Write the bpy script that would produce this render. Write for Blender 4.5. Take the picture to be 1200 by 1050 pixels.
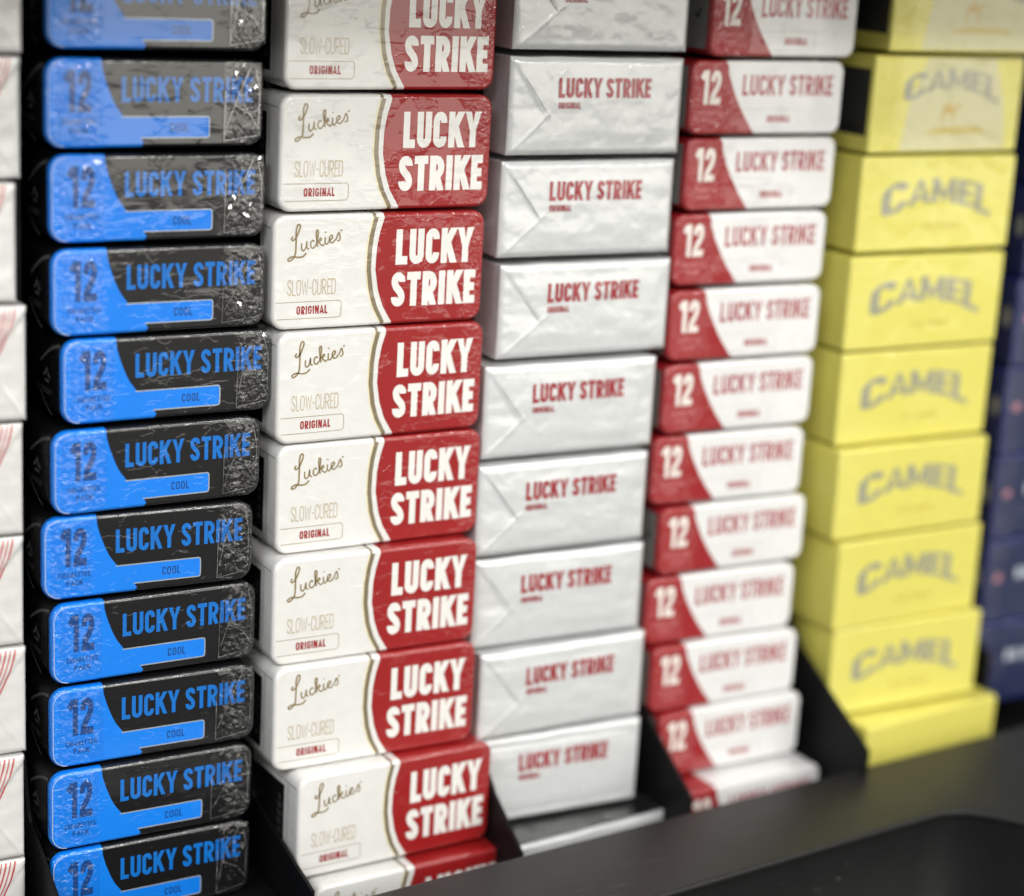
import bpy, math, random
from mathutils import Vector, Matrix, noise

SC = bpy.context.scene
for o in list(bpy.data.objects):
    bpy.data.objects.remove(o, do_unlink=True)
COL = SC.collection
MM = 0.001

# ------------------------------------------------------------------ camera
FPX = 2381.43                      # focal length in pixels of a 1200 px wide picture
R_ = Vector((0.86981232, -0.49029109, 0.05514683))
U_ = Vector((0.08196874, 0.25382139, 0.96377167))
F_ = Vector((0.4865261, 0.83378016, -0.26096552))
cam = bpy.data.cameras.new("camera")
camo = bpy.data.objects.new("camera", cam)
COL.objects.link(camo)
camo.matrix_world = Matrix(((R_.x, U_.x, -F_.x, 0), (R_.y, U_.y, -F_.y, 0), (R_.z, U_.z, -F_.z, 0), (0, 0, 0, 1)))
cam.sensor_fit = 'HORIZONTAL'
cam.sensor_width = 36.0
cam.lens = 36.0 * FPX / 1200.0
cam.clip_start = 0.01
cam.clip_end = 50
cam.dof.use_dof = True
cam.dof.focus_distance = 0.512
cam.dof.aperture_fstop = 4.9
SC.camera = camo

# ------------------------------------------------------------------ light: a shop interior
w = bpy.data.worlds.new("World"); SC.world = w; w.use_nodes = True
nt = w.node_tree; nt.nodes.clear()
tc = nt.nodes.new('ShaderNodeTexCoord'); sx = nt.nodes.new('ShaderNodeSeparateXYZ')
nt.links.new(tc.outputs['Generated'], sx.inputs[0])
cr = nt.nodes.new('ShaderNodeValToRGB'); e = cr.color_ramp.elements
e[0].position = 0.0; e[0].color = (0.11, 0.108, 0.10, 1)
e[1].position = 1.0; e[1].color = (0.55, 0.55, 0.53, 1)
for p_, c_ in ((0.30, (0.13, 0.128, 0.12, 1)), (0.40, (0.24, 0.23, 0.21, 1)), (0.46, (0.62, 0.60, 0.54, 1)), (0.54, (0.60, 0.59, 0.55, 1)), (0.75, (0.5, 0.5, 0.48, 1))):
    n_ = e.new(p_); n_.color = c_
mr = nt.nodes.new('ShaderNodeMapRange'); mr.inputs['From Min'].default_value = -1
nt.links.new(sx.outputs['Z'], mr.inputs['Value']); nt.links.new(mr.outputs[0], cr.inputs[0])
bg = nt.nodes.new('ShaderNodeBackground'); bg.inputs['Strength'].default_value = 0.55
nt.links.new(cr.outputs[0], bg.inputs[0])
wo = nt.nodes.new('ShaderNodeOutputWorld'); nt.links.new(bg.outputs[0], wo.inputs[0])

def area(name, loc, target, sx_, sy_, watts, col):
    l = bpy.data.lights.new(name, 'AREA'); l.shape = 'RECTANGLE'; l.size = sx_; l.size_y = sy_
    l.energy = watts; l.color = col
    o = bpy.data.objects.new(name, l); COL.objects.link(o)
    o.location = loc
    o.rotation_euler = (Vector(target) - Vector(loc)).to_track_quat('-Z', 'Y').to_euler()
    return o
TGT = (0.27, 0.458, -0.15)
# overhead shop light narrowed to strips, plus small lamps added for film glints
area("ceiling_strip", (0.05, -1.05, 0.92), TGT, 1.3, 0.09, 8, (1.0, 0.99, 0.97))
area("ceiling_strip", (0.15, -0.75, 1.22), TGT, 1.3, 0.09, 8, (1.0, 0.99, 0.97))
area("ceiling_strip", (0.95, -0.50, 1.30), TGT, 0.9, 0.09, 9, (1.0, 0.99, 0.97))
area("ceiling_strip", (-1.05, -0.75, 0.85), TGT, 0.9, 0.10, 10, (0.96, 0.98, 1.0))
area("ceiling_strip", (-1.05, -0.35, 1.25), TGT, 0.9, 0.10, 12, (0.96, 0.98, 1.0))
for dl in ((0.75, -1.15, 0.62), (1.45, -0.85, 0.75), (0.35, -1.45, 0.60), (-0.45, -1.35, 0.62), (1.25, -0.35, 0.9), (0.75, -1.5, 1.05), (-0.45, -0.9, 1.35)):
    area("glint_lamp", dl, TGT, 0.14, 0.14, 2.8, (1.0, 0.985, 0.95))  # added lamps, there only to spark glints on the creased film
# the bright shop front across the aisle
area("shop_window", (2.0, -2.75, 0.42), (0.27, 0.458, -0.10), 4.0, 2.15, 58, (1.0, 0.965, 0.87))

SC.view_settings.view_transform = 'Standard'
SC.view_settings.look = 'None'
SC.view_settings.exposure = -0.22
SC.view_settings.gamma = 1.0
try:
    SC.view_settings.use_curve_mapping = False
except Exception:
    pass
SC.render.engine = 'CYCLES'
SC.cycles.use_denoising = True
SC.cycles.max_bounces = 6

# ------------------------------------------------------------------ materials
def lin(r, g, b):
    f = lambda v: (v / 255 / 12.92) if v / 255 <= 0.04045 else ((v / 255 + 0.055) / 1.055) ** 2.4
    return (f(r), f(g), f(b), 1)

def N(nt, t, **kw):
    n = nt.nodes.new(t)
    for k, v in kw.items():
        setattr(n, k, v)
    return n
def L(nt, a, b): nt.links.new(a, b)
def math_(nt, op, a, b=None, clamp=False):
    n = nt.nodes.new('ShaderNodeMath'); n.operation = op; n.use_clamp = clamp
    for i, v in ((0, a), (1, b)):
        if v is None: continue
        if isinstance(v, (int, float)): n.inputs[i].default_value = v
        else: nt.links.new(v, n.inputs[i])
    return n.outputs[0]

def wrapped(name, col, rough=0.45, metallic=0.0, fine=0.25, crinkle=1.0, uL=-99.0, uR=99.0, zone=3.0, coat=1.0,
            coat_rough=0.055, base_bump=0.0, tone=0.06, ripple=0.35, coat_ior=1.62, spec=0.4, creases=0.07):
    """Printed card under a cellophane wrap: the wrap is the coat, with its own creases.
    uL / uR: beyond these x (mm) the wrap is folded and badly creased."""
    m = bpy.data.materials.new(name); m.use_nodes = True
    nt = m.node_tree; b = nt.nodes['Principled BSDF']
    tc = N(nt, 'ShaderNodeTexCoord'); oi = N(nt, 'ShaderNodeObjectInfo')
    sc_ = N(nt, 'ShaderNodeVectorMath', operation='SCALE'); L(nt, tc.outputs['Object'], sc_.inputs[0]); sc_.inputs['Scale'].default_value = 1000
    lo = N(nt, 'ShaderNodeVectorMath', operation='SCALE'); L(nt, oi.outputs['Location'], lo.inputs[0]); lo.inputs['Scale'].default_value = 731.0
    ad = N(nt, 'ShaderNodeVectorMath', operation='ADD'); L(nt, sc_.outputs[0], ad.inputs[0]); L(nt, lo.outputs[0], ad.inputs[1])
    P = ad.outputs[0]
    sep = N(nt, 'ShaderNodeSeparateXYZ'); L(nt, sc_.outputs[0], sep.inputs[0])
    def noise_(vec, scale, detail=2, rough_=0.5, dist=0.0):
        n = N(nt, 'ShaderNodeTexNoise'); L(nt, vec, n.inputs['Vector'])
        n.inputs['Scale'].default_value = scale; n.inputs['Detail'].default_value = detail
        n.inputs['Roughness'].default_value = rough_; n.inputs['Distortion'].default_value = dist
        return n.outputs['Fac']
    # long horizontal film ripples
    mp = N(nt, 'ShaderNodeMapping'); mp.inputs['Scale'].default_value = (0.10, 1, 0.55); L(nt, P, mp.inputs['Vector'])
    rip = noise_(mp.outputs[0], 0.9, 2, 0.5, 0.6)
    mp2 = N(nt, 'ShaderNodeMapping'); mp2.inputs['Scale'].default_value = (0.9, 1, 0.12); mp2.inputs['Rotation'].default_value = (0, 0.2, 0); L(nt, P, mp2.inputs['Vector'])
    rip2 = noise_(mp2.outputs[0], 0.8, 1, 0.5, 0.3)
    patch = noise_(P, 0.11, 1)
    pm = N(nt, 'ShaderNodeMapRange', interpolation_type='SMOOTHSTEP'); L(nt, patch, pm.inputs['Value'])
    pm.inputs['From Min'].default_value = 0.48; pm.inputs['From Max'].default_value = 0.62
    big = noise_(P, 0.06, 1)
    # sharp creases
    vor = N(nt, 'ShaderNodeTexVoronoi', feature='DISTANCE_TO_EDGE'); vor.inputs['Scale'].default_value = 0.42
    jit = N(nt, 'ShaderNodeTexNoise'); jit.inputs['Scale'].default_value = 0.35; jit.inputs['Detail'].default_value = 2; L(nt, P, jit.inputs['Vector'])
    js = N(nt, 'ShaderNodeVectorMath', operation='SCALE'); js.inputs['Scale'].default_value = 3.2; L(nt, jit.outputs['Color'], js.inputs[0])
    ja = N(nt, 'ShaderNodeVectorMath', operation='ADD'); L(nt, P, ja.inputs[0]); L(nt, js.outputs[0], ja.inputs[1])
    L(nt, ja.outputs[0], vor.inputs['Vector'])
    ve = N(nt, 'ShaderNodeMapRange'); L(nt, vor.outputs['Distance'], ve.inputs['Value']); ve.inputs['From Max'].default_value = 0.35
    cn = noise_(P, 0.55, 3, 0.6, 0.8)
    cre = math_(nt, 'ADD', math_(nt, 'MULTIPLY', ve.outputs[0], 0.6), math_(nt, 'MULTIPLY', cn, 0.9))
    def ss(val, a, b_):
        n = N(nt, 'ShaderNodeMapRange', interpolation_type='SMOOTHSTEP')
        if isinstance(val, (int, float)): n.inputs['Value'].default_value = val
        else: L(nt, val, n.inputs['Value'])
        n.inputs['From Min'].default_value = a; n.inputs['From Max'].default_value = b_
        return n.outputs[0]
    left = ss(math_(nt, 'MULTIPLY', sep.outputs['X'], -1.0), -uL - zone, -uL + zone)
    right = ss(sep.outputs['X'], uR - zone, uR + zone)
    mask = math_(nt, 'MULTIPLY', math_(nt, 'MAXIMUM', left, right), ss(math_(nt, 'MULTIPLY', sep.outputs['Y'], -1.0), -4.0, -1.5))
    # sparse thin crease lines, only in some patches
    v2 = N(nt, 'ShaderNodeTexVoronoi', feature='DISTANCE_TO_EDGE'); v2.inputs['Scale'].default_value = 0.20
    m3 = N(nt, 'ShaderNodeMapping'); m3.inputs['Scale'].default_value = (0.8, 1, 1.5); m3.inputs['Rotation'].default_value = (0, 0.5, 0); L(nt, ja.outputs[0], m3.inputs['Vector']); L(nt, m3.outputs[0], v2.inputs['Vector'])
    ln = N(nt, 'ShaderNodeMapRange', interpolation_type='SMOOTHSTEP'); L(nt, v2.outputs['Distance'], ln.inputs['Value']); ln.inputs['From Max'].default_value = 0.07; ln.inputs['To Min'].default_value = 1; ln.inputs['To Max'].default_value = 0
    p2 = ss(noise_(P, 0.16, 2), 0.50, 0.60)
    fine_n = noise_(P, 1.3, 2, 0.6, 0.5)
    h = math_(nt, 'MULTIPLY', math_(nt, 'MULTIPLY', rip, pm.outputs[0]), ripple * 0.55)
    h = math_(nt, 'ADD', h, math_(nt, 'MULTIPLY', math_(nt, 'MULTIPLY', ln.outputs[0], p2), creases))
    h = math_(nt, 'ADD', h, math_(nt, 'MULTIPLY', math_(nt, 'MULTIPLY', fine_n, p2), creases * .6))
    h = math_(nt, 'ADD', h, math_(nt, 'MULTIPLY', rip2, ripple * 0.18))
    h = math_(nt, 'ADD', h, math_(nt, 'MULTIPLY', big, fine * 2.2))
    h = math_(nt, 'ADD', h, math_(nt, 'MULTIPLY', math_(nt, 'MULTIPLY', cre, mask), crinkle))
    bm = N(nt, 'ShaderNodeBump'); bm.inputs['Strength'].default_value = 1.0; bm.inputs['Distance'].default_value = 0.0011
    L(nt, h, bm.inputs['Height']); L(nt, bm.outputs[0], b.inputs['Coat Normal'])
    if base_bump > 0:
        b2 = N(nt, 'ShaderNodeBump'); b2.inputs['Strength'].default_value = base_bump; b2.inputs['Distance'].default_value = 0.0008
        L(nt, math_(nt, 'ADD', cn, h), b2.inputs['Height']); L(nt, b2.outputs[0], b.inputs['Normal'])
    # slight print mottling
    mt = noise_(P, 0.35, 3)
    hs = N(nt, 'ShaderNodeHueSaturation'); hs.inputs['Color'].default_value = col
    L(nt, math_(nt, 'ADD', math_(nt, 'MULTIPLY', mt, tone * 2), 1 - tone), hs.inputs['Value'])
    L(nt, hs.outputs[0], b.inputs['Base Color'])
    b.inputs['Roughness'].default_value = rough; b.inputs['Metallic'].default_value = metallic
    b.inputs['Specular IOR Level'].default_value = spec
    b.inputs['Coat Weight'].default_value = coat; b.inputs['Coat Roughness'].default_value = coat_rough
    b.inputs['Coat IOR'].default_value = coat_ior
    return m

def film(name, milky=0.10, gloss=0.30):
    m = bpy.data.materials.new(name); m.use_nodes = True
    nt = m.node_tree; nt.nodes.clear()
    tr = N(nt, 'ShaderNodeBsdfTransparent'); gl = N(nt, 'ShaderNodeBsdfGlossy'); gl.inputs['Roughness'].default_value = 0.07
    df = N(nt, 'ShaderNodeBsdfDiffuse'); df.inputs['Color'].default_value = (0.8, 0.8, 0.78, 1)
    fr = N(nt, 'ShaderNodeFresnel'); fr.inputs['IOR'].default_value = 1.5
    tc = N(nt, 'ShaderNodeTexCoord'); oi = N(nt, 'ShaderNodeObjectInfo')
    ns = N(nt, 'ShaderNodeTexNoise'); ns.inputs['Scale'].default_value = 420; ns.inputs['Detail'].default_value = 3
    ad = N(nt, 'ShaderNodeVectorMath', operation='ADD'); L(nt, tc.outputs['Object'], ad.inputs[0]); L(nt, oi.outputs['Location'], ad.inputs[1])
    L(nt, ad.outputs[0], ns.inputs['Vector'])
    f1 = math_(nt, 'MINIMUM', math_(nt, 'MULTIPLY', fr.outputs[0], gloss / 0.08, True), gloss * 1.7)
    mk = math_(nt, 'MULTIPLY', math_(nt, 'POWER', ns.outputs['Fac'], 2.0), milky * 3.2, True)
    a = N(nt, 'ShaderNodeMixShader'); L(nt, mk, a.inputs[0]); L(nt, tr.outputs[0], a.inputs[1]); L(nt, df.outputs[0], a.inputs[2])
    c = N(nt, 'ShaderNodeMixShader'); L(nt, f1, c.inputs[0]); L(nt, a.outputs[0], c.inputs[1]); L(nt, gl.outputs[0], c.inputs[2])
    o = N(nt, 'ShaderNodeOutputMaterial'); L(nt, c.outputs[0], o.inputs[0])
    return m

def plastic(name, col, rough=0.5, bump=0.15, spec=0.5, scuff=0):
    m = bpy.data.materials.new(name); m.use_nodes = True
    nt = m.node_tree; b = nt.nodes['Principled BSDF']
    tc = N(nt, 'ShaderNodeTexCoord')
    n1 = N(nt, 'ShaderNodeTexNoise'); n1.inputs['Scale'].default_value = 1800; n1.inputs['Detail'].default_value = 3; L(nt, tc.outputs['Object'], n1.inputs['Vector'])
    n2 = N(nt, 'ShaderNodeTexNoise'); n2.inputs['Scale'].default_value = 28; n2.inputs['Detail'].default_value = 4; L(nt, tc.outputs['Object'], n2.inputs['Vector'])
    hs = N(nt, 'ShaderNodeHueSaturation'); hs.inputs['Color'].default_value = col
    L(nt, math_(nt, 'ADD', math_(nt, 'MULTIPLY', n2.outputs['Fac'], 0.5), 0.75), hs.inputs['Value']); L(nt, hs.outputs[0], b.inputs['Base Color'])
    L(nt, math_(nt, 'ADD', math_(nt, 'MULTIPLY', n2.outputs['Fac'], 0.2), rough - 0.1), b.inputs['Roughness'])
    if scuff:
        mp = N(nt, 'ShaderNodeMapping'); mp.inputs['Scale'].default_value = (60, 900, 300); mp.inputs['Rotation'].default_value = (0, 0, .35); L(nt, tc.outputs['Object'], mp.inputs['Vector'])
        n3 = N(nt, 'ShaderNodeTexNoise'); n3.inputs['Scale'].default_value = 1.0; n3.inputs['Detail'].default_value = 2; L(nt, mp.outputs[0], n3.inputs['Vector'])
        r3 = N(nt, 'ShaderNodeMapRange'); L(nt, n3.outputs['Fac'], r3.inputs['Value']); r3.inputs['From Min'].default_value = .66; r3.inputs['From Max'].default_value = .78; r3.inputs['To Max'].default_value = scuff
        n4 = N(nt, 'ShaderNodeTexNoise'); n4.inputs['Scale'].default_value = 2600; L(nt, tc.outputs['Object'], n4.inputs['Vector'])
        r4 = N(nt, 'ShaderNodeMapRange'); L(nt, n4.outputs['Fac'], r4.inputs['Value']); r4.inputs['From Min'].default_value = .70; r4.inputs['From Max'].default_value = .76; r4.inputs['To Max'].default_value = scuff * 1.5
        mx = N(nt, 'ShaderNodeMix'); mx.data_type = 'RGBA'; L(nt, math_(nt, 'MAXIMUM', r3.outputs[0], r4.outputs[0]), mx.inputs['Factor']); L(nt, hs.outputs[0], mx.inputs['A']); mx.inputs['B'].default_value = (.35, .35, .34, 1)
        L(nt, mx.outputs['Result'], b.inputs['Base Color'])
    bm = N(nt, 'ShaderNodeBump'); bm.inputs['Strength'].default_value = bump; bm.inputs['Distance'].default_value = 0.0002
    L(nt, n1.outputs['Fac'], bm.inputs['Height']); L(nt, bm.outputs[0], b.inputs['Normal'])
    b.inputs['Specular IOR Level'].default_value = spec
    return m

# ------------------------------------------------------------------ mesh helpers (all in mm, local pack space: x across, y into the rack, z up)
class MB:
    def __init__(s): s.v = []; s.f = []; s.m = []; s.sm = []
    def add(s, vs, fs, mi=0, smooth=False):
        o = len(s.v); s.v += [tuple(v) for v in vs]
        for f in fs: s.f.append([i + o for i in f]); s.m.append(mi); s.sm.append(smooth)
    def box(s, a, b, mi=0):
        x0, y0, z0 = a; x1, y1, z1 = b
        vs = [(x0, y0, z0), (x1, y0, z0), (x1, y1, z0), (x0, y1, z0), (x0, y0, z1), (x1, y0, z1), (x1, y1, z1), (x0, y1, z1)]
        s.add(vs, [(0, 3, 2, 1), (4, 5, 6, 7), (0, 1, 5, 4), (1, 2, 6, 5), (2, 3, 7, 6), (3, 0, 4, 7)], mi)
    def mesh(s, name, mats):
        me = bpy.data.meshes.new(name)
        me.from_pydata([(x * MM, y * MM, z * MM) for x, y, z in s.v], [], s.f)
        for m in mats: me.materials.append(m)
        me.polygons.foreach_set('material_index', s.m)
        me.polygons.foreach_set('use_smooth', s.sm)
        me.update(); return me
def link(name, me, parent=None):
    o = bpy.data.objects.new(name, me); COL.objects.link(o)
    if parent: o.parent = parent
    return o
def empty(name, label, cat, group=None):
    o = bpy.data.objects.new(name, None); COL.objects.link(o); o.empty_display_size = 0.01
    o['label'] = label; o['category'] = cat
    if group: o['group'] = group
    return o
def copy_tree(root):
    r = root.copy(); COL.objects.link(r)
    for ch in list(root.children):
        c = ch.copy(); COL.objects.link(c); c.parent = r
        for g in list(ch.children):
            d = g.copy(); COL.objects.link(d); d.parent = c
    return r

# ---- strokes and letters (2-D, then laid on a face)
def arc(cx, cy, rx, ry, a0, a1, n=7):
    return [(cx + rx * math.cos(math.radians(a0 + (a1 - a0) * i / n)), cy + ry * math.sin(math.radians(a0 + (a1 - a0) * i / n))) for i in range(n + 1)]
def bez(p0, p1, p2, p3, n=8):
    out = []
    for i in range(n + 1):
        t = i / n; s = 1 - t
        out.append(tuple(s**3 * a + 3 * s * s * t * b + 3 * s * t * t * c + t**3 * d for a, b, c, d in zip(p0, p1, p2, p3)))
    return out
def catmull(P, n=6):
    out = []
    for i in range(len(P) - 1):
        p0 = P[max(i - 1, 0)]; p1 = P[i]; p2 = P[i + 1]; p3 = P[min(i + 2, len(P) - 1)]
        for k in range(n):
            t = k / n
            out.append(tuple(0.5 * (2 * b + (c - a) * t + (2 * a - 5 * b + 4 * c - d) * t * t + (3 * b - a - 3 * c + d) * t**3) for a, b, c, d in zip(p0, p1, p2, p3)))
    out.append(P[-1]); return out
def clip_band(poly, lo, hi):
    for sgn, lim in ((1, lo), (-1, -hi)):
        out = []
        for i in range(len(poly)):
            a, b = poly[i - 1], poly[i]
            ia, ib = a[1] * sgn >= lim - 1e-9, b[1] * sgn >= lim - 1e-9
            if ia != ib:
                t = (lim / sgn - a[1]) / (b[1] - a[1]) if False else ((lim * sgn) - a[1]) / (b[1] - a[1])
                out.append((a[0] + (b[0] - a[0]) * t, lim * sgn))
            if ib: out.append(b)
        poly = out
        if len(poly) < 3: return None
    return poly
def stroke_quads(pts, t, closed=False):
    """mitred ribbon along pts, as quads"""
    n = len(pts); Ls, Rs = [], []
    for i in range(n):
        p = Vector(pts[i])
        a = Vector(pts[i - 1]) if (i > 0 or closed) else None
        b = Vector(pts[(i + 1) % n]) if (i < n - 1 or closed) else None
        d1 = (p - a).normalized() if a is not None and (p - a).length > 1e-9 else None
        d2 = (b - p).normalized() if b is not None and (b - p).length > 1e-9 else None
        if d1 is None: d1 = d2
        if d2 is None: d2 = d1
        if d1 is None: d1 = d2 = Vector((1, 0))
        n1 = Vector((-d1.y, d1.x)); n2 = Vector((-d2.y, d2.x)); m = (n1 + n2)
        if m.length < 1e-6: m = n1
        m.normalize(); k = min(1 / max(m.dot(n1), 0.25), 2.2)
        Ls.append(p + m * (t / 2 * k)); Rs.append(p - m * (t / 2 * k))
    q = []
    for i in range(n if closed else n - 1):
        j = (i + 1) % n
        q.append([tuple(Ls[i]), tuple(Rs[i]), tuple(Rs[j]), tuple(Ls[j])])
    return q

def glyph(c, t):
    """strokes in a box w x 1; returns (advance width, [polyline, ...])"""
    m = t / 2
    W = dict(L=.42, U=.52, C=.49, K=.55, Y=.56, S=.48, T=.48, R=.52, I=t, E=.41, O=.54, G=.53, N=.56, A=.56, W=.8, D=.53, M=.7, P=.5, B=.52, F=.4, Q=.54)
    W['1'] = .34; W['2'] = .5; W['-'] = .3; W[' '] = .16; W['0'] = .5; W['7'] = .45; W[','] = .1
    w_ = W.get(c, .5) + max(0, (t - .2)) * 0.6
    if c == 'I': w_ = t
    r = w_ / 2 - m; cx = w_ / 2
    S = []
    if c == 'L': S = [[(m, 1), (m, m), (w_, m)]]
    elif c == 'U': S = [[(m, 1), (m, m + r)] + arc(cx, m + r, r, r, 180, 360)[1:] + [(w_ - m, 1)]]
    elif c == 'C' or c == 'G':
        p = [(w_ - m, .69), (w_ - m, 1 - m - r)] + arc(cx, 1 - m - r, r, r, 0, 180)[1:] + [(m, m + r)] + arc(cx, m + r, r, r, 180, 360)[1:]
        S = [p + ([(w_ - m, .31)] if c == 'C' else [(w_ - m, .48), (cx + m * .2, .48)])]
    elif c in 'OQ0':
        S = [('closed', arc(cx, 1 - m - r, r, r, 0, 180) + arc(cx, m + r, r, r, 180, 360))]
    elif c == 'D': S = [('closed', [(m, m), (m, 1 - m)] + [(w_ - m - r, 1 - m)] + arc(w_ - m - r, 1 - m - r, r, r, 90, 0)[1:] + arc(w_ - m - r, m + r, r, r, 0, -90))]
    elif c == 'K': S = [[(m, 0), (m, 1)], [(m, .36), (w_ - m * .8, 1), (w_ + .1, 1.24)], [(w_ * .42, .62), (w_ - m * .7, 0), (w_ + .06, -.18)]]
    elif c == 'Y': S = [[(m * .3 - .1, 1.2), (m * .9, 1), (cx, .42), (w_ - m * .9, 1), (w_ - m * .3 + .1, 1.2)], [(cx, .48), (cx, 0)]]
    elif c == 'S':
        S = [[(w_ - m, .72), (w_ - m, 1 - m - r)] + arc(cx, 1 - m - r, r, r, 0, 180)[1:] + bez((m, 1 - m - r), (m, .50), (w_ - m, .50), (w_ - m, m + r), 9)[1:] + arc(cx, m + r, r, r, 0, -180)[1:] + [(m, .28)]]
    elif c == 'T': S = [[(0, 1 - m), (w_, 1 - m)], [(cx, 1 - t), (cx, 0)]]
    elif c in 'RPB':
        q = (1 - m - .44) / 2
        qx = min(q, w_ - m - t - .02)
        S = [[(m, 0), (m, 1)], [(t, 1 - m), (w_ - m - qx, 1 - m)] + arc(w_ - m - qx, 1 - m - q, qx, q, 90, -90)[1:] + [(t, 1 - m - 2 * q)]]
        if c == 'R': S.append([(w_ * .42, .5), (w_ - m * 1.0, 0), (w_ - m * .85, -.12)])
        if c == 'B': S.append([(t, m), (w_ - m - qx, m)] + arc(w_ - m - qx, m + q, qx, q, -90, 60)[1:])
    elif c == 'I': S = [[(m, 0), (m, 1)]]
    elif c == 'E': S = [[(w_, 1 - m), (m, 1 - m), (m, m), (w_, m)], [(t, .5), (w_ * .92, .5)]]
    elif c == 'F': S = [[(w_, 1 - m), (m, 1 - m), (m, 0)], [(t, .5), (w_ * .92, .5)]]
    elif c == 'N': S = [[(m, 0), (m, 1)], [(w_ - m, 0), (w_ - m, 1)], [(m * .9, 1.05), (w_ - m * .9, -.05)]]
    elif c == 'A': S = [[(m * .9 - .05, -.12), (cx, 1 - m * .2), (w_ - m * .9 + .05, -.12)], [(w_ * .22, .26), (w_ * .78, .26)]]
    elif c == 'M': S = [[(m, 0), (m, 1)], [(w_ - m, 0), (w_ - m, 1)], [(m * .8, 1.05), (cx, .18), (w_ - m * .8, 1.05)]]
    elif c == 'W': S = [[(m * .6, 1.1), (w_ * .27, m * .5), (cx, .85), (w_ * .73, m * .5), (w_ - m * .6, 1.1)]]
    elif c == '1': S = [[(w_ - m, 0), (w_ - m, 1)], [(0, .74), (w_ - t * .9, .95)]]
    elif c == '2':
        S = [[(m, .66), (m, 1 - m - r)] + arc(cx, 1 - m - r, r, r, 180, 0)[1:] + bez((w_ - m, 1 - m - r), (w_ - m, .45), (m, .35), (m, m), 8)[1:] + [(w_, m)]]
    elif c == '7': S = [[(0, 1 - m), (w_ - m, 1 - m), (cx * .7, 0)]]
    elif c == '-': S = [[(0.03, .45), (w_ - .03, .45)]]
    return w_, S

def text_quads(s, H, t, gap=.09, width=None, bold_x=1.0):
    """-> quads in mm with the baseline at 0, left at 0; scaled to width if given"""
    x = 0; out = []
    for c in s:
        w_, S = glyph(c, t)
        for k, st in enumerate(S):
            closed = isinstance(st, tuple)
            pts = st[1] if closed else st
            for q in stroke_quads(pts, t, closed):
                q = clip_band(q, 0, 1)
                if q: out.append((k, [(px + x, py) for px, py in q]))
        x += w_ + gap
    x -= gap
    sx_ = (width / (x * H)) if width else 1.0
    return [(k, [(px * H * sx_, py * H) for px, py in q]) for k, q in out]

def lay(mb, quads, ox, oz, yoff=-0.06, warp=None, disp=None, mi=0, step=0.011):
    """put 2-D quads on the front face (facing -y)"""
    for item in quads:
        k, q = item if isinstance(item[0], int) else (0, item)
        pts = []
        for (a, b) in q:
            X, Z = a + ox, b + oz
            if warp: X, Z = warp(X, Z)
            Y = yoff - step * k
            if disp: Y += disp(X, Z)
            pts.append((X, Y, Z))
        ar = sum(pts[i - 1][0] * pts[i][2] - pts[i][0] * pts[i - 1][2] for i in range(len(pts)))
        if ar < 0: pts.reverse()
        mb.add(pts, [tuple(range(len(pts)))], mi)

def lay_left(mb, quads, x, oy, oz, mi=0):
    """put 2-D quads on the left face (facing -x); first coordinate runs into the rack (+y)"""
    for item in quads:
        k, q = item if isinstance(item[0], int) else (0, item)
        pts = [(x - 0.011 * k, a + oy, b + oz) for a, b in q]
        mb.add(pts, [tuple(range(len(pts)))], mi)

def line(pts, t, closed=False): return [(0, q) for q in stroke_quads(pts, t, closed)]

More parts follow.
